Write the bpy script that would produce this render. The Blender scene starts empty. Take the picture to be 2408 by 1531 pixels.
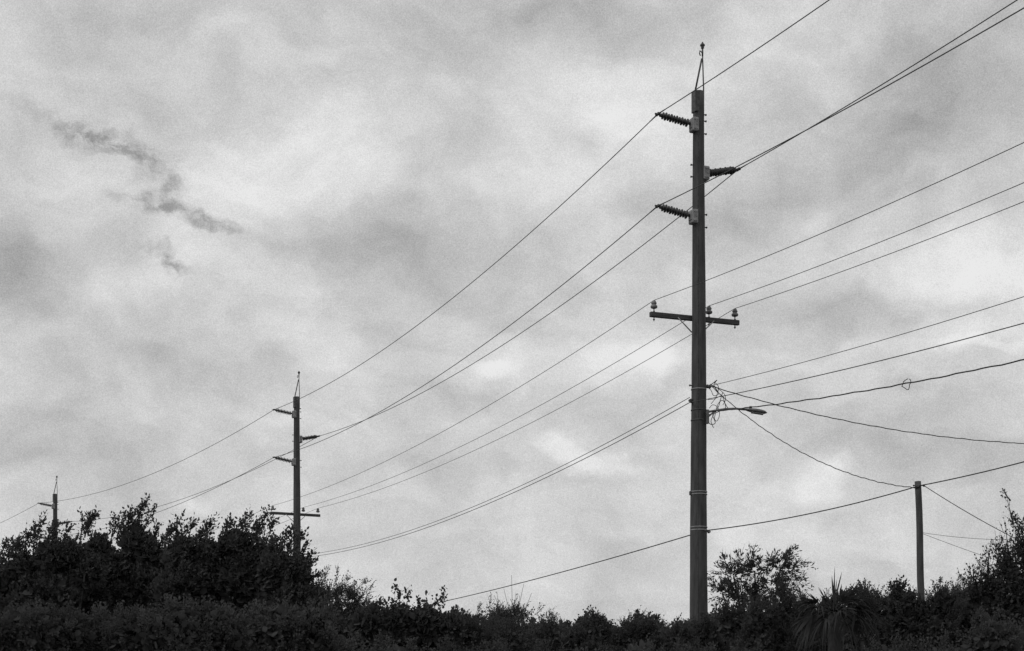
import bpy, math, random, bmesh
import numpy as np
from mathutils import Vector, Matrix
random.seed(7); rng=np.random.default_rng(11)
sc=bpy.context.scene
sc.view_settings.view_transform='Standard'; sc.view_settings.look='None'; sc.view_settings.exposure=0

# ---------------- site survey: eye at origin, looking along +Y, metres ----------------
F=3963.0; CU=1204.0; VH=1710.0; EYE=1.6; G=-EYE
def at(u,v,Y): return Vector(((u-CU)*Y/F, Y, (VH-v)*Y/F))
def proj(p): return (CU+F*p[0]/p[1], VH-F*p[2]/p[1])

cam=bpy.data.cameras.new("camera"); co=bpy.data.objects.new("camera",cam); sc.collection.objects.link(co)
co.location=(0,0,0); co.rotation_euler=(math.radians(90),0,0)
cam.sensor_width=36; cam.lens=F/2408*36; cam.shift_y=(VH-765.5)/2408; cam.clip_end=5000; cam.clip_start=0.1
sc.camera=co

# ---------------- materials ----------------
def newmat(name):
    m=bpy.data.materials.new(name); m.use_nodes=True; nt=m.node_tree
    return m,nt,nt.nodes["Principled BSDF"]
def mat_noise(name,c0,c1,scale=8,stretch=(1,1,1),rough=0.8,metal=0,detail=6,bump=0.0,bias=(0.35,0.65)):
    m,nt,b=newmat(name); n=nt.nodes; l=nt.links
    tc=n.new('ShaderNodeTexCoord'); mp=n.new('ShaderNodeMapping'); mp.inputs['Scale'].default_value=stretch
    nz=n.new('ShaderNodeTexNoise'); nz.inputs['Scale'].default_value=scale; nz.inputs['Detail'].default_value=detail
    cr=n.new('ShaderNodeValToRGB'); cr.color_ramp.elements[0].position=bias[0]; cr.color_ramp.elements[1].position=bias[1]
    cr.color_ramp.elements[0].color=(c0,c0,c0,1); cr.color_ramp.elements[1].color=(c1,c1,c1,1)
    l.new(tc.outputs['Object'],mp.inputs['Vector']); l.new(mp.outputs[0],nz.inputs['Vector']); l.new(nz.outputs['Fac'],cr.inputs[0]); l.new(cr.outputs[0],b.inputs['Base Color'])
    b.inputs['Roughness'].default_value=rough; b.inputs['Metallic'].default_value=metal
    b.inputs['Specular IOR Level'].default_value=0.25
    if bump:
        bp=n.new('ShaderNodeBump'); bp.inputs['Strength'].default_value=bump; bp.inputs['Distance'].default_value=0.02
        l.new(nz.outputs['Fac'],bp.inputs['Height']); l.new(bp.outputs[0],b.inputs['Normal'])
    return m
M_wood=mat_noise("weathered_pole_wood",0.04,0.095,4,(3,3,0.5),0.85,0,7,0.08,bias=(.25,.75))
M_arm=mat_noise("crossarm_wood",0.05,0.09,6,(0.6,8,8),0.9,0,6,0.3)
M_dark=mat_noise("dark_insulator_polymer",0.03,0.06,10,rough=0.5)
M_steel=mat_noise("galvanised_steel",0.20,0.32,12,rough=0.6)
M_dsteel=mat_noise("weathered_steel",0.05,0.10,12,rough=0.6)
M_porc=mat_noise("porcelain",0.12,0.22,10,rough=0.35)
M_wire=mat_noise("wire_aluminium_weathered",0.05,0.08,20,rough=0.7)
M_cable=mat_noise("black_cable_sheath",0.03,0.05,20,rough=0.7)
M_lamp=mat_noise("lamp_housing_grey",0.10,0.16,8,rough=0.6)
M_bark=mat_noise("bark",0.03,0.05,12,(3,3,1),0.9,0,6,0.5)
M_ground=mat_noise("dry_grass_ground",0.05,0.12,0.8,rough=1,detail=10)

def mat_leaf(name,lo,hi,scale=1.2,trans=0.35):
    m,nt,b=newmat(name); n=nt.nodes; l=nt.links
    tc=n.new('ShaderNodeNewGeometry'); nz=n.new('ShaderNodeTexNoise'); nz.inputs['Scale'].default_value=scale; nz.inputs['Detail'].default_value=2
    l.new(tc.outputs['Position'],nz.inputs['Vector'])
    mx=n.new('ShaderNodeMath'); mx.operation='MULTIPLY_ADD'; mx.inputs[1].default_value=0.2
    l.new(tc.outputs['Random Per Island'],mx.inputs[0])
    s=n.new('ShaderNodeMath'); s.operation='MULTIPLY'; s.inputs[1].default_value=0.9
    l.new(nz.outputs['Fac'],s.inputs[0]); l.new(s.outputs[0],mx.inputs[2])
    cr=n.new('ShaderNodeValToRGB'); cr.color_ramp.elements[0].position=0.35; cr.color_ramp.elements[1].position=0.75
    cr.color_ramp.elements[0].color=(lo,lo,lo,1); cr.color_ramp.elements[1].color=(hi,hi,hi,1)
    l.new(mx.outputs[0],cr.inputs[0])
    df=n.new('ShaderNodeBsdfDiffuse'); l.new(cr.outputs[0],df.inputs['Color'])
    tr=n.new('ShaderNodeBsdfTranslucent'); l.new(cr.outputs[0],tr.inputs['Color'])
    ms=n.new('ShaderNodeMixShader'); ms.inputs[0].default_value=trans
    l.new(df.outputs[0],ms.inputs[1]); l.new(tr.outputs[0],ms.inputs[2])
    n.remove(b)
    l.new(ms.outputs[0],n['Material Output'].inputs['Surface'])
    return m
M_leafdark=mat_leaf("foliage_dark",0.065,0.09,1.2,.4)
M_leafmid=mat_leaf("foliage_scrub",0.06,0.10,0.8,.4)
M_leaflight=mat_leaf("foliage_light",0.08,0.12,2.5)
M_palm=mat_leaf("palm_leaf",0.04,0.07,3)

# ---------------- mesh builder ----------------
class MB:
    def __init__(s): s.v=[]; s.f=[]; s.sm=[]
    def tube(s,pts,rads,n=8,cap=True):
        pts=[Vector(p) for p in pts]
        if not hasattr(rads,'__len__'): rads=[rads]*len(pts)
        b=len(s.v); prev=None
        for i,p in enumerate(pts):
            t=(pts[min(i+1,len(pts)-1)]-pts[max(i-1,0)]).normalized()
            if prev is None:
                a=Vector((0,0,1)) if abs(t.z)<0.9 else Vector((1,0,0))
                x=t.cross(a).normalized()
            else:
                x=(prev-t*prev.dot(t)).normalized()
            prev=x; y=t.cross(x)
            for k in range(n):
                an=2*math.pi*k/n
                s.v.append(p+(x*math.cos(an)+y*math.sin(an))*rads[i])
        for i in range(len(pts)-1):
            for k in range(n):
                s.f.append((b+i*n+k,b+i*n+(k+1)%n,b+(i+1)*n+(k+1)%n,b+(i+1)*n+k)); s.sm.append(True)
        if cap:
            s.f.append(tuple(b+k for k in reversed(range(n)))); s.sm.append(False)
            e=b+(len(pts)-1)*n; s.f.append(tuple(e+k for k in range(n))); s.sm.append(False)
        return s
    def lathe(s,o,axis,prof,n=14):
        o=Vector(o); ax=Vector(axis).normalized(); 
        a=Vector((0,0,1)) if abs(ax.z)<0.9 else Vector((1,0,0))
        x=ax.cross(a).normalized(); y=ax.cross(x); b=len(s.v)
        for d,r in prof:
            for k in range(n):
                an=2*math.pi*k/n; s.v.append(o+ax*d+(x*math.cos(an)+y*math.sin(an))*max(r,1e-4))
        for i in range(len(prof)-1):
            for k in range(n):
                s.f.append((b+i*n+k,b+i*n+(k+1)%n,b+(i+1)*n+(k+1)%n,b+(i+1)*n+k)); s.sm.append(True)
        s.f.append(tuple(b+k for k in reversed(range(n)))); s.sm.append(False)
        e=b+(len(prof)-1)*n; s.f.append(tuple(e+k for k in range(n))); s.sm.append(False)
        return s
    def box(s,c,size,rot=None,bev=0.008):
        c=Vector(c); hx,hy,hz=[q/2 for q in size]; b=len(s.v)
        bv=min(bev,hx*.4,hy*.4,hz*.4)
        vs=[];idx={}
        for sx in(-1,1):
            for sy in(-1,1):
                for sz in(-1,1):
                    for k in range(3):
                        p=[sx*(hx-(0 if k==0 else bv)),sy*(hy-(0 if k==1 else bv)),sz*(hz-(0 if k==2 else bv))]
                        idx[(sx,sy,sz,k)]=b+len(vs); p=Vector(p)
                        if rot is not None: p=rot@p
                        vs.append(c+p)
        s.v+=vs
        def F_(q): s.f.append(tuple(q)); s.sm.append(False)
        for sg in(-1,1):
            F_([idx[(sg,a,d,0)] for a,d in((-1,-1),(1,-1),(1,1),(-1,1))])
            F_([idx[(a,sg,d,1)] for a,d in((-1,-1),(1,-1),(1,1),(-1,1))])
            F_([idx[(a,d,sg,2)] for a,d in((-1,-1),(1,-1),(1,1),(-1,1))])
        for a in(-1,1):
            for d in(-1,1):
                F_([idx[(a,d,-1,0)],idx[(a,d,1,0)],idx[(a,d,1,1)],idx[(a,d,-1,1)]])
                F_([idx[(a,-1,d,0)],idx[(a,1,d,0)],idx[(a,1,d,2)],idx[(a,-1,d,2)]])
                F_([idx[(-1,a,d,1)],idx[(1,a,d,1)],idx[(1,a,d,2)],idx[(-1,a,d,2)]])
                for e in(-1,1): F_([idx[(a,d,e,0)],idx[(a,d,e,1)],idx[(a,d,e,2)]])
        return s
    def obj(s,name,mat,parent=None,**kw):
        me=bpy.data.meshes.new(name); me.from_pydata([tuple(v) for v in s.v],[],s.f)
        me.polygons.foreach_set('use_smooth',s.sm); me.materials.append(mat); me.update()
        bm=bmesh.new(); bm.from_mesh(me); bmesh.ops.recalc_face_normals(bm,faces=bm.faces); bm.to_mesh(me); bm.free()
        o=bpy.data.objects.new(name,me); sc.collection.objects.link(o)
        if parent: o.parent=parent
        for k,v in kw.items(): o[k]=v
        return o
def empty(name,loc,rz=0,**kw):
    o=bpy.data.objects.new(name,None); o.empty_display_size=0.3; o.location=loc; o.rotation_euler=(0,0,rz)
    sc.collection.objects.link(o)
    for k,v in kw.items(): o[k]=v
    return o

# ---------------- ground ----------------
g=MB(); N=24
for i in range(N+1):
    for j in range(N+1):
        g.v.append(Vector((-1500+3000*i/N,-1500+3000*j/N,G)))
for i in range(N):
    for j in range(N):
        a=i*(N+1)+j; g.f.append((a,a+N+1,a+N+2,a+1)); g.sm.append(False)
g.obj("ground",M_ground,kind="structure",label="flat scrubby ground under the trees and poles",category="ground")

# ---------------- tall transmission poles ----------------
P1=Vector((4.62,41.7,G)); P2=Vector(((698-CU)*80.2/F,80.2,G)); P3=Vector(((130-CU)*113.6/F,113.6,G))
P0=P1+(P1-P2); P4=P3+Vector((-25,32,0))
def ang(a,b):
    d=b-a; return math.atan2(d.y,d.x)-math.pi/2
r1=ang(P1,P2); r2=ang(P1,P2)*0.6+ang(P2,P3)*0.4; r3=ang(P2,P3)
H=15.72+EYE
def rad(z): return 0.133+(H-z)*(0.0069)
def zl(v): return (VH-v)*41.7/F+EYE
post=[(-1,zl(297),0.12),(1,zl(408),0.20),(-1,zl(513),0.14)]
tips=[]
for sg,z,rise in post: tips.append(Vector((sg*(1.13 if sg<0 else 1.10),0,z+0.03+rise)))
ZA=zl(745)
pins=[Vector((-1.13,0.2,0)),Vector((0.39,0.2,0)),Vector((1.12,0.2,0))]

pole=empty("utility_pole",P1,r1,label="tall weathered wooden power pole carrying insulators and a crossarm",category="utility pole",group="tall power poles along the line")
sh=MB(); zs=[i*H/40 for i in range(41)]
sh.tube([(0.006*math.sin(z*.7),0.0,z) for z in zs],[rad(z)*(1+0.008*math.sin(z*3.1)) for z in zs],n=28)
shaft=sh.obj("pole_shaft",M_wood,pole)
s=MB(); s.box((-0.10,-0.02,H-0.27),(0.12,0.22,0.52)); 
s.obj("pole_top_plate",M_dsteel,pole)
s=MB(); s.tube([(0.135,0,H-0.6),(0.135,0,H+0.1),(0.105,0,H+0.95)],[0.018,0.018,0.016],8)
s.tube([(-0.11,0,H-0.05),(0.085,0,H+0.83)],0.024,8); s.tube([(0.105,0,H+0.9),(0.105,0,H+1.1)],0.022,8)
s.tube([(0.10,0,H+0.98),(0.03,0,H+1.02),(0.02,0,H+0.96),(0.045,0,H+0.90)],0.014,6)
top=s.obj("top_pin_frame",M_dsteel,pole)
MB().lathe((0.105,0,H+1.08),(0,0,1),[(0,0.025),(0.02,0.045),(0.05,0.03),(0.07,0.06),(0.1,0.06),(0.13,0.03),(0.17,0.012)],12).obj("top_insulator",M_dsteel,top)
s=MB(); s.tube([( -rad(z)*0.55,-rad(z)*0.86,z) for z in [0.2+i*(H-.4)/30 for i in range(31)]],0.008,5)
s.obj("ground_wire",M_dsteel,pole)
for (sg,z,rise),tip in zip(post,tips):
    r=rad(z); root=Vector((sg*(r+0.09),0,z+0.03)); ax=tip-root; L=ax.length
    prof=[(0,0.035),(0.06,0.035)]; n=10; a=0.07; b_=L-0.10
    for i in range(n):
        d=a+(b_-a)*i/n; w=(b_-a)/n; rr=0.10 if i%2==0 else 0.088
        prof+=[(d+.001,0.034),(d+w*.28,rr),(d+w*.45,rr),(d+w*.6,0.034)]
    prof+=[(b_,0.03),(b_+.02,0.03)]
    ins=MB().lathe(root,ax,prof,16).obj("post_insulator",M_dark,pole)
    br=MB(); br.box((sg*(r+0.005),-0.03,z),(0.17,0.24,0.34),bev=0.02)
    br.box((sg*(r+0.09),-0.03,z+0.02),(0.035,0.16,0.22)); 
    for bx,bz in((-.03,.11),(.03,.11),(-.03,-.11),(.03,-.11),(.02,0)): br.lathe((sg*(r+0.005)+bx,-0.145,z+bz),(0,-1,0),[(0,.018),(0.03,.018)],6)
    br.obj("mounting_bracket",M_steel,ins)
    an=ax.normalized(); cl=MB(); cl.lathe(tip-an*0.11,an,[(0,0.045),(0.05,0.045),(0.055,0.02),(0.1,0.02)],10)
    cl.box(tip,(0.06,0.17,0.06)); cl.lathe(tip+an*.02,an,[(0,.022),(.05,.022)],8)
    cl.obj("line_clamp",M_dsteel,ins)
for v in (268,283,313,503,533): 
    z=zl(v); MB().lathe((rad(z)-.01,0,z),(1,0,0),[(0,.014),(.06,.014),(.061,.026),(.085,.026)],6).obj("bolt",M_dsteel,pole)
for v in (390,418,908):
    z=zl(v); MB().lathe((-rad(z)+.01,0,z),(-1,0,0),[(0,.014),(.06,.014),(.061,.026),(.085,.026)],6).obj("bolt",M_dsteel,pole)
cr=MB(); cr.box((0.0,0.205,ZA),(2.47,0.10,0.125),bev=0.012); arm=cr.obj("crossarm",M_arm,pole)
for sx in(-1,1):
    b=MB(); b.tube([(sx*0.5,0.14,ZA-0.03),(sx*0.13,0.12,ZA-0.37)],0.015,6); b.obj("brace",M_steel,arm)
for p in pins:
    q=MB(); z0=ZA+0.0625
    q.lathe((p.x,p.y,z0+0.08),(0,0,1),[(0,.03),(.015,.07),(.04,.088),(.07,.086),(.09,.062),(.105,.05),(.12,.066),(.145,.07),(.16,.055),(.185,.05),(.205,.03)],14)
    io=q.obj("insulator",M_porc,arm)
    MB().lathe((p.x,p.y,ZA-0.16),(0,0,1),[(0,.012),(.03,.012),(.031,.028),(.05,.028),(.051,.012),(.222,.012),(.225,.03),(.24,.03),(.241,.014),(.33,.014)],8).obj("insulator_pin",M_dsteel,io)
zc=zl(944); s=MB(); s.box((-rad(zc)-0.02,0,zc),(0.08,0.07,0.10)); s.box((-rad(zc)-0.05,0,zc+0.01),(0.05,0.12,0.05)); s.obj("cable_clamp",M_dsteel,pole)
def copy_pole(loc,rz):
    e=pole.copy(); e.location=loc; e.rotation_euler=(0,0,rz); sc.collection.objects.link(e)
    for c in list(pole.children):
        k=c.copy(); k.parent=e; sc.collection.objects.link(k)
        for d in c.children:
            m=d.copy(); m.parent=k; sc.collection.objects.link(m)
    return e
copy_pole(P2,r2); copy_pole(P3,r3)
for v in (916,965,989,1157,1163,1240,1247):
    z=zl(v); MB().lathe((0,0,z),(0,0,1),[(-.013,rad(z)+.004),(-.012,rad(z)+.010),(.012,rad(z)+.010),(.013,rad(z)+.004)],24).obj("metal_band",M_steel if v not in(965,989) else M_dsteel,pole)
z=zl(1160); MB().box((-rad(z)-.03,0,z-.01),(.05,.05,.10)).obj("band_buckle",M_dsteel,pole)
z=zl(1249); MB().lathe((rad(z),0,z),(1,0,0),[(0,.02),(.05,.02),(.051,.045),(.09,.045),(.091,.02),(.12,.02)],10).obj("guy_clamp",M_steel,pole)
z=zl(907); MB().lathe((rad(z)-.01,0,z),(1,0,0),[(0,.02),(.05,.02),(.051,.05),(.08,.05),(.1,.03),(.12,.05),(.15,.05),(.17,.02)],12).obj("spool_insulator",M_porc,pole)

def W(P,r,l): return P+Matrix.Rotation(r,3,'Z')@Vector(l)

# ---------------- wires ----------------
def span(A,B,S,via=None,n=60,wig=0,fit='B'):
    A=Vector(A);B=Vector(B).copy()
    if via:
        f=lambda t:proj(A+(B-A)*t)[0]-via[0]
        ts=np.linspace(0.01,0.92,900); best=min(ts,key=lambda t:abs(f(t)) if (A+(B-A)*t).y>0.5 else 1e9)
        y=(A+(B-A)*best).y; zt=(VH-via[1])*y/F
        if fit=='B': B.z=A.z+(zt-A.z+4*S*best*(1-best))/best
        else: S=((A+(B-A)*best).z-zt)/(4*best*(1-best))
    out=[]
    for i in range(n+1):
        t=i/n; p=A+(B-A)*t; p.z-=4*S*t*(1-t)
        if wig and 0<i<n:
            p.z+=wig*(math.sin(i*1.9)+.6*math.sin(i*.83+1)); p.x+=wig*.5*math.cos(i*1.3)
        out.append(p)
    return out
GL="power lines strung between the poles"
def wire(name,pts,r,mat,label,cat="power line",group=GL):
    m=MB(); m.tube(pts,r,6); return m.obj(name,mat,label=label,category=cat,group=group)
def join(*spans):
    o=[]
    for s_ in spans: o+= s_ if not o else s_[1:]
    return o
vias=[(1950,0),(2393,0),(2408,19)]
for i,tp in enumerate(tips):
    a0=W(P0,r1,tp);a1=W(P1,r1,tp);a2=W(P2,r2,tp);a3=W(P3,r3,tp)
    right=list(reversed(span(a1,a0,0.8,vias[i])))
    sp=[right,span(a1,a2,0.92),span(a2,a3,0.9)]
    if i==0: sp.append(span(a3,W(P4,r3,tp),1.2))
    wo=wire("power_line",join(*sp),0.0115,M_wire,"thin dark high-voltage line clamped to post insulators")
    pr=right[-3:]; pl_=sp[1][:2]
    q=[a1+(pr[1]-a1).normalized()*.45,a1,a1+(pl_[1]-a1).normalized()*.45]
    MB().tube(q,[.012,.02,.012],6).obj("armour_rod",M_wire,wo)
vias=[(2408,335),(2408,430),(2408,474)]
for i,p in enumerate(pins):
    l=Vector((p.x,p.y,ZA+0.0625+0.29))
    a1=W(P1,r1,l);a2=W(P2,r2,l);a3=W(P3,r3,l)
    wire("power_line",join(list(reversed(span(a1,W(P0,r1,l),0.8,vias[i]))),span(a1,a2,0.62),span(a2,a3,0.7)),0.0075,M_wire,"thin distribution line tied on crossarm insulators")
lA=Vector((-rad(zc)-.06,0,zl(936))); lB=Vector((-rad(zc)-.06,0,zl(948))); lN=Vector((rad(8)+.13,0,zl(905)))
a1=W(P1,r1,lB)
wire("power_line",join(list(reversed(span(a1,W(P0,r1,lB),0.8,(2408,760)))),span(a1,W(P2,r2,lB),0.8)),0.0098,M_wire,"low service line clamped to the side of the tall pole")
a1=W(P1,r1,lA)
wire("power_line",span(a1,W(P2,r2,lA),0.82),0.0085,M_wire,"low line running between two tall poles")
a1=W(P1,r1,lN)
wire("power_line",span(a1,W(P0,r1,lN),0.8,(2408,697)),0.0072,M_wire,"thin neutral line leaving the spool insulator")
a1=W(P1,r1,(rad(9)+.03,-.05,zl(968)))
b0=W(P0,r1,(rad(9),0,zl(968)))
pts=span(a1,b0,1.2,(2408,846),n=150,wig=0.007)
cb=wire("telephone_cable",pts,0.014,M_cable,"thick twisted black cable with a coiled loop","cable","low cables")
best=min(pts,key=lambda p:abs(proj(p)[0]-2127)+(1e5 if p.y<5 else 0))
lp=[best+Vector((0.12*math.sin(t)*(.85+.3*math.sin(2*t+1)),0.03*math.cos(t*2),-0.02+0.09*math.cos(t)*(1+.35*math.sin(3*t)))) for t in np.linspace(0.5,6.6,30)]
MB().tube(lp,0.008,6).obj("cable_loop",M_cable,cb)
s0=W(P1,r1,(rad(9)+.16,0,zl(906)))
wire("service_cable",span(s0,at(2760,1035,46),0.6,(2100,1010),n=90,wig=0.006,fit='S'),0.012,M_cable,"drooping twisted service cable leaving the tall pole","cable","low cables")
RT=at(2158.5,1132,40.0)
wire("service_cable",span(s0,RT+Vector((-.02,-.08,-.17)),0.5,(1950,1095),n=80,wig=0.007,fit='S'),0.011,M_cable,"sagging twisted cable joining tall and short poles","cable","low cables")
z1=zl(1250)
c2=W(P2,r2,(rad(6)+.05,0,z1)); c1=W(P1,r1,(0.05,-rad(z1)-.02,z1)); c0=RT+Vector((0,-.085,-.12))
wire("telephone_cable",join(list(reversed(span(c1,c2,0.5,(1050,1413),fit='S'))),span(c1,c0,0.12),span(c0,at(2760,1003,33),0.1,(2408,1086),fit='B')),0.0135,M_cable,"low black cable passing both poles near the treetops","cable","low cables")
r0=RT+Vector((.12,-.05,-.10))
wire("service_cable",span(r0,at(2560,1345,38),0.12),0.010,M_cable,"black cable dropping from short pole into trees","cable","low cables")
r0b=RT+Vector((.1,-.02,-1.22))
wire("service_cable",span(r0b,at(2520,1262,42),0.12),0.005,M_cable,"very thin wire from the side of the short pole","cable","low cables")
wire("service_cable",span(r0b+Vector((0,0,-.02)),at(2520,1372,42),0.05),0.005,M_cable,"very thin wire from the side of the short pole","cable","low cables")

tg=MB()
def curve(pl,r=0.008,d=41.6):
    P=[at(u,v,d+random.uniform(-.1,.1)) for u,v in pl]; o=[]
    P=[P[0]]+P+[P[-1]]
    for i in range(1,len(P)-2):
        for k in range(8):
            t=k/8; a,b,c,e=P[i-1],P[i],P[i+1],P[i+2]
            o.append(0.5*((2*b)+(c-a)*t+(2*a-5*b+4*c-e)*t*t+(3*b-a-3*c+e)*t**3))
    o.append(P[-2]); tg.tube(o,r,5)
curve([(1668,908),(1680,900),(1690,912),(1683,935),(1672,950)])
curve([(1672,905),(1686,894),(1679,905),(1688,922),(1700,935),(1706,958),(1697,965),(1680,972),(1664,975)],.009)
curve([(1700,922),(1694,940),(1690,955),(1680,972),(1672,990),(1678,1006)],.009)
curve([(1680,908),(1702,925),(1706,940),(1700,952)],.008)
curve([(1662,990),(1672,998),(1682,994),(1676,975),(1686,965),(1700,962)],.010)
curve([(1664,940),(1680,938),(1696,930)],.007)
curve([(1684,962),(1690,948),(1700,942),(1712,960),(1722,964)],.009)
curve([(1663,910),(1672,918),(1678,930),(1690,926),(1682,912),(1670,903)],.008)
curve([(1668,960),(1676,952),(1688,958),(1692,975),(1686,990),(1680,984),(1684,968)],.008)
tgo=tg.obj("jumper_wires",M_cable,pole,label="tangle of loose jumper wires")
tgo.matrix_parent_inverse=(Matrix.Translation(P1)@Matrix.Rotation(r1,4,'Z')).inverted()

# ---------------- street lamp ----------------
A0=at(1661,972,41.55)
sl=empty("street_lamp",A0,0,label="grey cobra-head street lamp on a curved arm on the pole",category="street lamp")
am=MB(); pl=[(1661,972),(1668,968),(1685,965),(1705,962),(1730,961),(1752,963)]
am.tube([at(u,v,41.5)-A0 for u,v in pl],0.027,10)
am.tube([at(1666,995,41.5)-A0,at(1666,980,41.5)-A0,at(1680,967,41.5)-A0],0.02,8)
am.box(at(1664,980,41.5)-A0,(0.06,0.12,0.34))
am.obj("lamp_arm",M_lamp,sl)
h0=at(1746,962,41.5)-A0; h1=at(1804,971,41.5)-A0; hd=MB(); L=(h1-h0).length
prof=[(0,.035),(.06,.04),(.12,.06),(.2,.085),(.32,.10),(.45,.095),(.55,.07),(L-.02,.035),(L,.01)]
hd.lathe((0,0,0),(1,0,0),prof,16)
for i,v in enumerate(hd.v): v.z*= (0.62 if v.z>0 else 0.5); v.y*=1.25
R=Vector((1,0,0)).rotation_difference(h1-h0).to_matrix()
hd.v=[h0+R@v for v in hd.v]
ho=hd.obj("lamp_head",M_lamp,sl)
MB().box(h0+(h1-h0)*.33+Vector((0,0,.075)),(.07,.07,.05),bev=.02).obj("photocell",M_dsteel,ho)
MB().box(h0+(h1-h0)*.6+Vector((0,0,-.05)),(.30,.16,.02),rot=R,bev=.008).obj("lamp_lens",M_steel,ho)

# ---------------- short pole ----------------
base=Vector((9.86,40.0,G))
sp=empty("utility_pole",base,0,label="short plain wooden service pole leaning slightly among shrubs",category="utility pole")
top=RT-base; n=20
MB().tube([top*(i/n)+Vector((.01*math.sin(i*.8),0,0)) for i in range(n+1)],[0.098-0.022*i/n for i in range(n+1)],16).obj("pole_shaft",M_wood,sp)
q=top+Vector((0,0,-.10)); m=MB(); m.lathe(q+Vector((-.12,-.01,0)),(1,0,0),[(0,.02),(.03,.02),(.031,.012),(.24,.012),(.241,.03),(.28,.03)],8)
m.box(q+Vector((0,-.085,-.02)),(.09,.05,.06)); m.obj("cable_clamp",M_dsteel,sp)
m=MB(); m.box(top+Vector((.075,-.02,-1.22)),(.06,.05,.07)); m.obj("wire_hook",M_dsteel,sp)

# ---------------- vegetation ----------------
def unit(a): return a/np.maximum(np.linalg.norm(a,axis=1,keepdims=True),1e-6)
def leafmesh(name,p,d,L,Wd,mat,parent):
    n=len(p); r=rng.normal(size=(n,3)); w=unit(np.cross(d,r)); L=L[:,None]; Wd=Wd[:,None]
    nn=np.cross(d,w)
    v=np.empty((n,6,3)); v[:,0]=p; v[:,1]=p+d*L*.3+w*Wd*.5; v[:,2]=p+d*L*.72+w*Wd*.42-nn*L*.06; v[:,3]=p+d*L-nn*L*.12
    v[:,4]=p+d*L*.72-w*Wd*.42-nn*L*.06; v[:,5]=p+d*L*.3-w*Wd*.5
    me=bpy.data.meshes.new(name); me.vertices.add(n*6); me.vertices.foreach_set('co',v.reshape(-1))
    me.loops.add(n*6); me.loops.foreach_set('vertex_index',np.arange(n*6)); me.polygons.add(n)
    me.polygons.foreach_set('loop_start',np.arange(0,n*6,6)); me.polygons.foreach_set('loop_total',np.full(n,6))
    me.materials.append(mat); me.update(calc_edges=True); me.validate()
    o=bpy.data.objects.new(name,me); sc.collection.objects.link(o); o.parent=parent; return o
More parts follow.
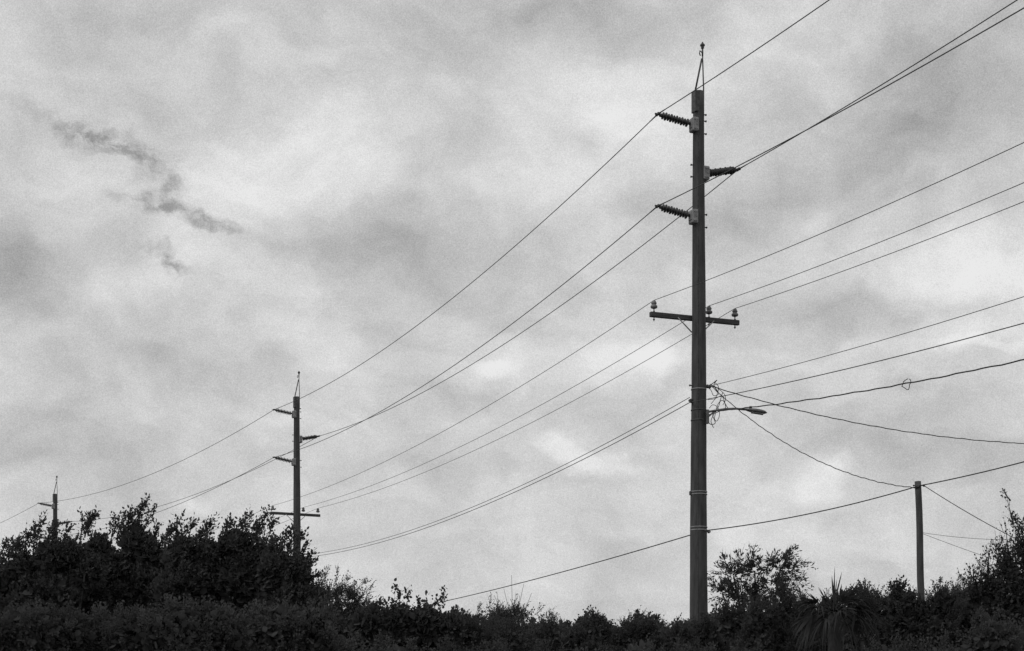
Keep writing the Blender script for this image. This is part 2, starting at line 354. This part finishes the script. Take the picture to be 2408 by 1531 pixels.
def plant(name,Y,blobs,nsprig,leaf=0.10,lw=0.06,slen=0.28,k=8,bias=(0.2,0,0.5),mat=None,core=1.0,plumes=8,pw=.14,plen=(.9,1.35),pshare=.55,label="",cat="tree",group=None,stems=False,spread=1.0,droop=0.0,deep=0.8,extra=(),exn=45,cleaf=2.2,tip=2.0):
    """blobs: (u,v,ru,rv) surveyed outline -> ellipsoids at distance Y; plumes = leafy branch ends breaking the outline
       extra: (u0,v0,u1,v1) surveyed individual branch ends"""
    B=[]
    for b in blobs:
        c=at(b[0],b[1],Y); s_=Y/F
        B.append((np.array(c),np.array([b[2]*s_,(b[2]+b[3])*.5*s_*deep,b[3]*s_])))
    cx=sum(b[0] for b in B)/len(B); root=Vector((cx[0],cx[1],G))
    kw=dict(label=label,category=cat)
    if group: kw['group']=group
    e=empty(name,root,0,**kw); rt=np.array(root)
    tr=MB(); hub=Vector((0,0,max(.4,(min(b[0][2]-b[1][2]*.6 for b in B)-G)*.55)))
    thick=0.05+0.014*min(len(B),5) if cat=="tree" else 0.035
    tr.tube([(0,0,-.1),(.03,.02,hub.z*.5),hub],[thick*1.3,thick,thick*.8],8)
    P=[];D=[];LL=[];WW=[]
    areas=[b[1][0]*b[1][2] for b in B]; ta=sum(areas); bi=np.array(bias)
    def sprigs(p0,s_,sl_,kk=None,lf=1.0,sp_=None):
        ns=len(p0); kk=kk or k; sp_=spread if sp_ is None else sp_
        if stems: P.append(p0);D.append(s_);LL.append(sl_[:,0]);WW.append(np.full(ns,.010))
        for j in range(kk):
            t=(j+rng.random((ns,1)))/kk
            p=p0+s_*sl_*t; p[:,2]-=(droop*sl_*t*t)[:,0]; p+=rng.normal(size=(ns,3))*leaf*.2
            d=unit(s_*.7+rng.normal(size=(ns,3))*sp_*.7)
            q=(0.55+rng.random(ns)*.7)*lf; P.append(p);D.append(d); LL.append(leaf*q); WW.append(lw*q)
    def plume(a,b,ns,w):
        ax=b-a; Lx=np.linalg.norm(ax); au=ax/Lx
        t=rng.random((ns,1))**.85; o=unit(rng.normal(size=(ns,3))); o-=au*(o@au)[:,None]*.6
        p0=a+ax*t*.9+o*w*rng.random((ns,1))*(1.0-t**tip)
        s_=unit(au*1.45+o*.85+bi*.5); sprigs(p0,s_,np.minimum(slen,w*2.0)*(.35+rng.random((ns,1))*.9),max(4,k//2),.85,spread*.8)
        tr.tube([Vector(a-rt),Vector((a+b)/2-rt)+Vector((0,0,-.02)),Vector(b-rt)],[thick*.14,thick*.09,.004],5)
    for (c,Rr),ar in zip(B,areas):
        cl=Vector(c-rt); mid=(hub+cl)*.5+Vector((0.1,0.15,.05))
        tr.tube([hub,mid,cl],[thick*.5,thick*.3,thick*.15],6)
        ns=max(10,int(nsprig*ar/ta))
        m=plumes; oo=unit(rng.normal(size=(m,3))+np.array([0,0,.5])); oo[:,2]=np.where(oo[:,2]<-.2,-oo[:,2],oo[:,2])
        for j in range(m):
            a=c+oo[j]*Rr*.45; dd=unit((oo[j]+bi*.9)[None])[0]
            ln=rng.uniform(*plen); b=a+dd*Rr.mean()*(ln-.45)
            plume(a,b,max(4,int(ns*pshare*2/m*rng.uniform(.6,1.3))),pw*rng.uniform(.6,1.3))
        nb=int(ns*(1-pshare)); o=unit(rng.normal(size=(nb,3)))
        p0=c+o*Rr*(.3+.5*rng.random((nb,1))); sprigs(p0,unit(o*.8+bi+rng.normal(size=(nb,3))*.35),slen*(0.4+rng.random((nb,1))*.7))
        nc=int(ns*1.5*core)
        if nc:
            o=unit(rng.normal(size=(nc,3))); p=c+o*Rr*.72*rng.random((nc,1))**.4
            P.append(p);D.append(unit(rng.normal(size=(nc,3)))); LL.append(leaf*cleaf*(.7+.6*rng.random(nc))); WW.append(leaf*cleaf*.75*(.7+.6*rng.random(nc)))
    for ex in extra:
        a=np.array(at(ex[0],ex[1],Y)); b=np.array(at(ex[2],ex[3],Y)); a[1]+=rng.uniform(-.3,.3)
        plume(a,b,int(ex[4]) if len(ex)>4 else exn,(ex[5] if len(ex)>5 else 1)*pw)
    tr.obj("trunk",M_bark,e)
    P=np.concatenate(P)-rt
    leafmesh("crown",P,np.concatenate(D),np.concatenate(LL),np.concatenate(WW),mat or M_leafdark,e)
    return e
def tips_row(profile,length=60,lean=26,step=12,jit=13):
    out=[]
    for (u0,v0),(u1,v1) in zip(profile[:-1],profile[1:]):
        n=max(1,int(abs(u1-u0)/step))
        for i in range(n):
            t=(i+random.random())/n; u=u0+(u1-u0)*t; v=v0+(v1-v0)*t+random.uniform(-4,1.8*jit)
            L=length*random.uniform(.7,1.25); out.append((u-lean*random.uniform(.4,1.4),v+L,u,v,random.randint(28,46),random.uniform(.65,1.3)))
    return out
GT="dense broadleaf trees"; GS="roadside shrubs"
bb=dict(leaf=.086,lw=.043,slen=.26,k=9,bias=(.4,0,.8),label="dark windswept broadleaf tree with dense upswept foliage",group=GT,plumes=11,pw=.105,plen=(.75,1.02),spread=.8,tip=1.8)
plant("broadleaf_tree",36,[(0,1375,50,55),(55,1345,42,45),(120,1318,46,45),(165,1315,36,42),(205,1350,40,46),(90,1420,110,78)],1900,
  extra=tips_row([(-15,1296),(15,1275),(35,1264),(60,1250),(78,1228),(112,1220),(135,1222),(165,1236)])+tips_row([(168,1258),(188,1250)]),**bb)
plant("broadleaf_tree",37,[(228,1300,32,44),(315,1280,34,50),(345,1305,32,48),(383,1335,26,40),(270,1345,60,50),(345,1375,60,55),(250,1420,110,75)],2100,
  extra=tips_row([(188,1228),(205,1208),(225,1200),(240,1210)])+tips_row([(262,1222),(285,1196),(300,1192),(318,1172),(340,1170),(368,1182)],78,28)+tips_row([(355,1212),(372,1225)],60)+[(370,1320,384,1262)],**bb)
plant("broadleaf_tree",35,[(425,1310,38,46),(490,1318,46,42),(550,1292,40,42),(440,1390,95,72),(560,1375,80,70),(612,1318,34,42)],2500,
  extra=tips_row([(392,1238),(402,1218),(420,1208),(440,1204),(462,1216)],60)+tips_row([(468,1240),(485,1234),(500,1218),(512,1236)],60)+tips_row([(522,1222),(545,1197),(560,1205),(575,1200),(598,1202)],78,32)+tips_row([(605,1222),(632,1200),(650,1210)],75,40)+tips_row([(590,1252),(625,1244),(648,1250)],60),**bb)
plant("broadleaf_tree",33,[(640,1355,34,42),(672,1345,30,38),(697,1355,24,34),(680,1420,52,56),(720,1440,40,45)],1350,
  extra=[(640,1320,652,1270),(655,1310,672,1254,36),(672,1305,690,1248,36),(680,1310,710,1260,36),(695,1330,738,1300,28,.8),(700,1345,745,1318,22,.7),(700,1385,742,1352),(710,1410,752,1380),(622,1335,640,1285),(690,1330,722,1278,24,.8),(715,1400,765,1402,24)],**bb)
sc_=dict(leaf=.055,lw=.035,slen=.22,k=7,bias=(.1,0,.5),mat=M_leafmid,cat="shrub",label="dense thorny scrub bush with small leaves",group=GS,plumes=14,pw=.10,plen=(.8,1.15),core=1.1,cleaf=2.6)
for u,v in((-30,1520),(60,1500),(150,1515),(250,1510),(330,1515),(405,1495),(520,1500),(640,1492),(725,1500)):
    plant("shrub",27+random.random()*2,[(u,v,88,86),(u+20,v+110,110,140)],1350,**sc_)
wisp=dict(leaf=.06,lw=.028,slen=.36,k=9,bias=(.25,0,.8),mat=M_leaflight,cat="shrub",stems=True,core=.15,plumes=8,pw=.12)
plant("shrub",41,[(775,1412,40,34),(830,1425,38,28),(810,1460,68,42)],650,label="pale wispy shrub with loose upright twigs",extra=[(755,1400,768,1332,26),(780,1400,795,1342,24),(795,1400,822,1358,22),(820,1400,860,1368,20),(835,1405,878,1378,20),(765,1390,752,1350,20),(800,1400,838,1372,18),(850,1430,895,1412,16)],**wisp)
plant("shrub",39,[(870,1475,50,34),(935,1468,42,32),(1000,1470,45,30),(1060,1480,30,24)],1000,leaf=.10,lw=.065,slen=.2,k=6,bias=(.1,0,.8),mat=M_leafdark,cat="shrub",label="dark shrub with broad rounded upright leaves",plumes=7,pw=.10,plen=(.8,1.1),
  extra=[(922,1440,930,1382,12),(935,1440,940,1395,12),(955,1440,962,1390,12),(980,1445,986,1408,12),(1030,1450,1048,1390,14),(1018,1445,1026,1404,10),(905,1450,905,1418,12),(880,1450,884,1420,12),(1005,1450,1004,1412,10)])
plant("shrub",42,[(1165,1470,45,30),(1215,1465,30,32)],330,label="loose wispy shrub with bare twigs above it",extra=[(1150,1450,1155,1410,10),(1235,1460,1275,1432,10),(1170,1450,1172,1412,10),(1200,1450,1215,1408,10),(1110,1462,1125,1428,12)],**wisp)
wl=dict(k=8,bias=(.15,0,.6),mat=M_leafmid,cat="shrub",label="low grey-green roadside shrub",group=GS,plumes=10,stems=True,pw=.10)
for u,v,ru,rv in((1100,1492,55,40),(1190,1505,80,42),(1290,1500,60,34),(1355,1508,45,26),(1405,1486,34,36),(1470,1500,45,30),(1525,1490,36,32),(1590,1506,46,26),(1655,1498,50,34),(1720,1472,50,40),(1790,1465,55,45),(1850,1440,46,46),(1895,1448,36,40),(1960,1445,45,36),(2020,1430,44,40),(2065,1440,50,46),(2120,1424,40,38),(2170,1445,46,40),(2215,1422,34,38),(2260,1425,40,44),(2300,1450,60,60)):
    lf=random.choice((.045,.055,.065,.08))
    ex=[(u+random.uniform(-.6,.6)*ru,v-rv*.4,u+random.uniform(-.8,.9)*ru,v-rv*random.uniform(1.1,1.7),random.randint(6,14),random.uniform(.5,1)) for _ in range(5)]
    plant("shrub",37+random.random()*3,[(u,v,ru,rv),(u,v+80,ru*1.2,90)],int(44/lf),**dict(wl,leaf=lf,lw=lf*random.uniform(.4,.7),slen=random.uniform(.2,.36),plen=(.75,random.uniform(1.2,1.7)),extra=ex))
for i,u in enumerate(range(800,2500,118)):
    v=1608+(i*37%31)-14
    if 1860<u<2080: v+=75
    if u>2280: v-=70
    plant("shrub",30+(i*7%5)*.5,[(u,v,90,112),(u+10,v+120,110,150)],1150,**sc_)
for u,v in((0,1420),(60,1470),(150,1400),(160,1480),(240,1440),(340,1400),(340,1480),(430,1440),(520,1400),(600,1450),(690,1470),(740,1490),(850,1495),(960,1500),(1070,1505),(1180,1515),(1290,1520),(1400,1520),(1510,1520),(1620,1520),(1740,1500),(1850,1500),(1950,1490),(2060,1500),(2200,1500),(2360,1480)):
    plant("shrub",44,[(u,v,95,64)],420,**dict(sc_,leaf=.11,lw=.075,plumes=9))
plant("feathery_tree",40,[(1698,1395,22,20),(1725,1355,28,24),(1775,1342,26,18),(1835,1338,28,24),(1745,1400,38,22),(1815,1388,36,26),(1780,1440,60,36)],380,leaf=.095,lw=.032,slen=.40,k=16,bias=(.35,0,.2),mat=M_leafmid,core=.04,plumes=7,stems=True,droop=.35,spread=.7,label="slender tree with open feathery foliage and visible branches",pw=.17,plen=(.85,1.5),
  extra=[(1710,1350,1702,1308,12),(1760,1330,1768,1304,12),(1735,1350,1738,1308,11),(1835,1320,1864,1286,14),(1850,1340,1888,1326,16),(1850,1360,1886,1362,13),(1690,1390,1672,1362,9),(1800,1345,1815,1302,10),(1840,1380,1876,1388,12)])
plant("broadleaf_tree",34,[(2295,1400,24,28),(2330,1375,24,32),(2375,1340,30,40),(2425,1295,34,44),(2370,1425,72,56),(2440,1390,60,85)],1450,leaf=.06,lw=.04,slen=.32,k=8,bias=(-.05,0,.6),mat=M_leafdark,stems=True,plumes=9,pw=.14,label="dark small-leaved tree with ragged loose edge and thin shoots",core=.55,
  extra=[(2285,1375,2288,1325,16),(2300,1370,2308,1330,14),(2325,1345,2325,1292,16),(2345,1330,2352,1275,14),(2370,1300,2366,1245,14),(2390,1290,2398,1228,16),(2350,1320,2335,1268,10),(2275,1400,2262,1362,12),
  (2402,1280,2388,1215,14,.8),(2390,1230,2368,1172,8,.5),(2370,1180,2356,1148,5,.4),(2395,1260,2374,1218,8,.7)])
tw=empty("bare_sapling",at(1200,1500,42)*1.0,0,label="thin bare twigs rising above a wispy shrub",category="shrub"); tw.location.z=G
m=MB()
for u0,u1,v1 in((1200,1203,1352),(1205,1232,1372),(1190,1162,1400),(1215,1250,1395),(1200,1185,1385),(1210,1222,1400),(1195,1175,1412)):
    a=at(u0,1480,42)-tw.location; b=at(u1,v1,42)-tw.location
    m.tube([Vector((0,0,0)),a,(a+b)*.5+Vector((.03,0,.05)),b],[.02,.008,.006,.004],5)
m.obj("trunk",M_bark,tw)

# fan palm
pc=at(1962,1440,28.5); palm=empty("fan_palm",(pc.x,pc.y,G),0,label="dark fan palm with loose ragged fronds and upright spiky centre",category="palm tree")
o=pc-palm.location
MB().tube([(0,0,-.1),(0.02,0,o.z*.5),(0,0,o.z)],[.16,.13,.11],12).obj("trunk",M_bark,palm)
random.seed(5)
def frond(az,el,pl,bl,nb,spread,drp,jt=.09):
    d=Vector((math.cos(az)*math.cos(el),math.sin(az)*math.cos(el),math.sin(el)))
    side=d.cross(Vector((0,0,1))).normalized()
    side=(side+Vector((random.gauss(0,.4),random.gauss(0,.4),random.gauss(0,.7)))); side=(side-d*side.dot(d)).normalized(); up=side.cross(d).normalized()
    m=MB(); hub=o+d*pl+Vector((0,0,-drp*.2*pl)); m.tube([o,o+d*pl*.5+Vector((0,0,.03)),hub],[.02,.014,.01],5)
    for i in range(nb):
        a=spread*(i/(nb-1)-.5)*2+random.gauss(0,.06); L_=bl*(1-.25*abs(a)/2)*(0.6+random.random()*.5)
        bd=(d*math.cos(a)+side*math.sin(a)+up*.12*math.cos(a)+Vector((random.gauss(0,jt),random.gauss(0,jt),random.gauss(0,jt)))).normalized(); wv=bd.cross(up).normalized()*random.uniform(.012,.022)
        b=len(m.v); kk=random.random()
        for j,(t,wd) in enumerate(((0,.25),(.3,1),(.55,.9),(.8,.6),(1,.05))):
            dr=drp*L_*(.3*t+t**2.4*(.2+1.5*kk)) if j else 0
            p=hub+bd*L_*t*(1-.2*drp*t)+Vector((0,0,-dr)); m.v+= [p+wv*wd+up*.006,p-wv*wd+up*.006]
        for j in range(4): m.f.append((b+2*j,b+2*j+1,b+2*j+3,b+2*j+2)); m.sm.append(False)
    return m.obj("frond",M_palm,palm)
frond(math.radians(178),math.radians(86),.14,.60,8,.14,0,.03)
frond(math.radians(8),math.radians(62),.20,.42,16,.8,.06)
frond(math.radians(-20),math.radians(44),.30,.46,20,1.0,.15)
frond(math.radians(172),math.radians(54),.20,.40,16,.9,.10)
frond(math.radians(185),math.radians(30),.34,.44,18,1.0,.25)
frond(math.radians(2),math.radians(28),.42,.52,22,1.1,.25)
frond(math.radians(12),math.radians(6),.50,.50,20,1.1,.4)
frond(math.radians(-5),math.radians(16),.36,.48,20,1.2,.4)
frond(math.radians(178),math.radians(4),.42,.46,18,1.1,.5)
frond(math.radians(-60),math.radians(40),.26,.42,18,1.1,.3)
frond(math.radians(-110),math.radians(20),.30,.42,18,1.2,.4)
for i in range(16):
    az=i*2.399+.5; el=math.radians(26-i*3.2)
    frond(az,el,.38,.54,18,1.2,.25+.035*i)

# ---------------- world: overcast sky ----------------
w=bpy.data.worlds.new("World"); sc.world=w; w.use_nodes=True; nt=w.node_tree; n=nt.nodes; l=nt.links
try: w.cycles.sampling_method='NONE'
except Exception as ex: print(ex)
bg=n['Background']; tc=n.new('ShaderNodeTexCoord'); D0=tc.outputs['Generated']
def math_(op,a,b=None,c=None):
    q=n.new('ShaderNodeMath'); q.operation=op
    for i,x in enumerate((a,b,c)):
        if x is None: continue
        if isinstance(x,(int,float)): q.inputs[i].default_value=x
        else: l.new(x,q.inputs[i])
    return q.outputs[0]
def noise(vec,scale,detail,rough=.5,stretch=None,loc=(0,0,0),color=False,dist=0):
    if stretch:
        mp=n.new('ShaderNodeMapping'); mp.inputs['Scale'].default_value=stretch; mp.inputs['Location'].default_value=loc; l.new(vec,mp.inputs[0]); vec=mp.outputs[0]
    z=n.new('ShaderNodeTexNoise'); z.inputs['Scale'].default_value=scale; z.inputs['Detail'].default_value=detail; z.inputs['Roughness'].default_value=rough; z.inputs['Distortion'].default_value=dist
    l.new(vec,z.inputs['Vector']); return z.outputs['Color' if color else 'Fac']
def warp(vec,scale,amt,detail=3,stretch=(1,1,1.4)):
    c=noise(vec,scale,detail,.55,stretch,color=True)
    s1=n.new('ShaderNodeVectorMath'); s1.operation='SUBTRACT'; l.new(c,s1.inputs[0]); s1.inputs[1].default_value=(.5,.5,.5)
    s2=n.new('ShaderNodeVectorMath'); s2.operation='SCALE'; l.new(s1.outputs[0],s2.inputs[0]); s2.inputs['Scale'].default_value=amt
    s3=n.new('ShaderNodeVectorMath'); s3.operation='ADD'; l.new(vec,s3.inputs[0]); l.new(s2.outputs[0],s3.inputs[1]); return s3.outputs[0]
DW=warp(D0,10,0.07,5); DF=warp(D0,50,0.022,5)
def blob(vec,u,v,ru,rv,amp,rot=0):
    d=Vector(((u-CU)/F,1,(VH-v)/F)); L_=d.length; d.normalize()
    mp=n.new('ShaderNodeMapping'); mp.vector_type='TEXTURE'; mp.inputs['Location'].default_value=d
    mp.inputs['Rotation'].default_value=(0,math.radians(rot),0); mp.inputs['Scale'].default_value=(ru/F/L_,.5,rv/F/L_)
    l.new(vec,mp.inputs[0]); gr=n.new('ShaderNodeTexGradient'); gr.gradient_type='SPHERICAL'; l.new(mp.outputs[0],gr.inputs[0])
    return math_('MULTIPLY',gr.outputs['Fac'],amp*1.15)
n2=noise(DW,12,6,.5,(1,1,1.9),(.9,.1,.4))
n3=noise(DW,30,6,.58,(1,1,1.5))
V=math_('MULTIPLY_ADD',math_('SUBTRACT',n2,.5),.22,.79)
V=math_('MULTIPLY_ADD',math_('SUBTRACT',n3,.5),.20,V)
B=[(1440,260,340,190,.09,10),(1420,210,180,90,.03,10),(2150,230,460,230,-.15,-15),(1350,20,520,110,-.09,0),(200,20,500,110,-.06,0),
(10,640,200,170,-.16,0),(1000,545,440,110,-.10,0),(1000,650,280,70,-.05,0),(1680,480,220,140,-.11,0),(2290,620,320,130,.10,-10),(1900,480,160,100,.05,0),
(2200,790,350,50,.07,-10),(1850,740,320,90,-.06,0),(320,820,380,140,-.06,0),(680,440,350,130,.07,0),(750,330,280,110,.05,0),(150,450,220,120,.06,0),(560,640,240,80,.05,0),(1200,420,220,120,.04,0),
(90,1080,380,160,-.06,0),(800,1080,420,80,-.03,0),(2150,1050,420,130,-.08,0),(1330,1060,200,70,.05,10),(1150,840,200,70,.06,0),(1510,830,200,100,.07,0),
(1150,930,280,70,-.05,0),(1940,1130,170,90,.07,-15),(560,790,220,90,.05,0)]
for b in B: V=math_('ADD',V,blob(DW,*b))
# a few cumulus heads with crisper upper edges low in the sky
pf=None
for b in [(1310,1040,110,42,1,12),(1420,1095,140,46,.9,8),(1930,1130,90,70,1,-25),(1170,865,90,34,.8,-10),(2330,805,150,26,1,6),(1540,835,90,60,.8,0),(700,990,140,40,.6,0),(460,1190,110,34,.7,0)]:
    q=blob(DF,*b); pf=q if pf is None else math_('ADD',pf,q)
pr_=n.new('ShaderNodeMapRange'); pr_.interpolation_type='SMOOTHSTEP'; l.new(pf,pr_.inputs[0]); pr_.inputs[1].default_value=.05; pr_.inputs[2].default_value=.75; pr_.inputs[4].default_value=.06
V=math_('ADD',V,pr_.outputs[0])
for b in [(2130,895,70,28,-.05,0),(1380,1130,150,26,-.04,0),(1400,350,80,46,-.06,20)]: V=math_('ADD',V,blob(DF,*b))
Wp=[(115,270,130,28,.35,14),(195,328,80,30,.85,14),(285,345,95,34,.9,12),(240,325,150,44,.3,12),(352,385,38,60,.65,20),(396,440,46,52,.75,25),(335,472,105,24,.75,10),(425,492,85,28,.65,20),(500,521,68,20,1.0,6),(415,622,48,24,.9,14),(375,582,70,18,.5,20),(395,600,26,30,.4,0)]
S=None
for b in Wp:
    q=blob(DF,*b); S=q if S is None else math_('ADD',S,q)
nw=noise(DF,75,5,.65,(1,1,1.5))
rag=n.new('ShaderNodeMapRange'); rag.interpolation_type='SMOOTHSTEP'; l.new(nw,rag.inputs[0]); rag.inputs[1].default_value=.30; rag.inputs[2].default_value=.74; rag.inputs[3].default_value=.1; rag.inputs[4].default_value=1.8
S=math_('MINIMUM',math_('MULTIPLY',S,rag.outputs[0]),1.2)
V=math_('MULTIPLY_ADD',S,-.18,V)
gn=noise(D0,1500,1,.6)
V=math_('MULTIPLY_ADD',math_('SUBTRACT',gn,.5),.20,V)
V=math_('MINIMUM',math_('MAXIMUM',V,.3),.91)
lin=math_('POWER',V,2.2)
sky=n.new('ShaderNodeTexSky'); sky.sky_type='NISHITA'; sky.sun_disc=False; sky.sun_elevation=math.radians(45); sky.sun_rotation=math.radians(242)
bwn=n.new('ShaderNodeRGBToBW'); l.new(sky.outputs[0],bwn.inputs[0])
tot=math_('MULTIPLY_ADD',bwn.outputs[0],.004,lin)
cc=n.new('ShaderNodeCombineXYZ')
for i in range(3): l.new(tot,cc.inputs[i])
l.new(cc.outputs[0],bg.inputs['Color']); bg.inputs['Strength'].default_value=1.0
sd=bpy.data.lights.new("sun",'SUN'); sd.energy=0.9; sd.angle=math.radians(20); sd.color=(1,1,1)
so=bpy.data.objects.new("sun",sd); sc.collection.objects.link(so)
az=math.radians(242); el=math.radians(45)
dv=Vector((math.sin(az)*math.cos(el),math.cos(az)*math.cos(el),math.sin(el)))
so.rotation_euler=dv.to_track_quat('Z','Y').to_euler()
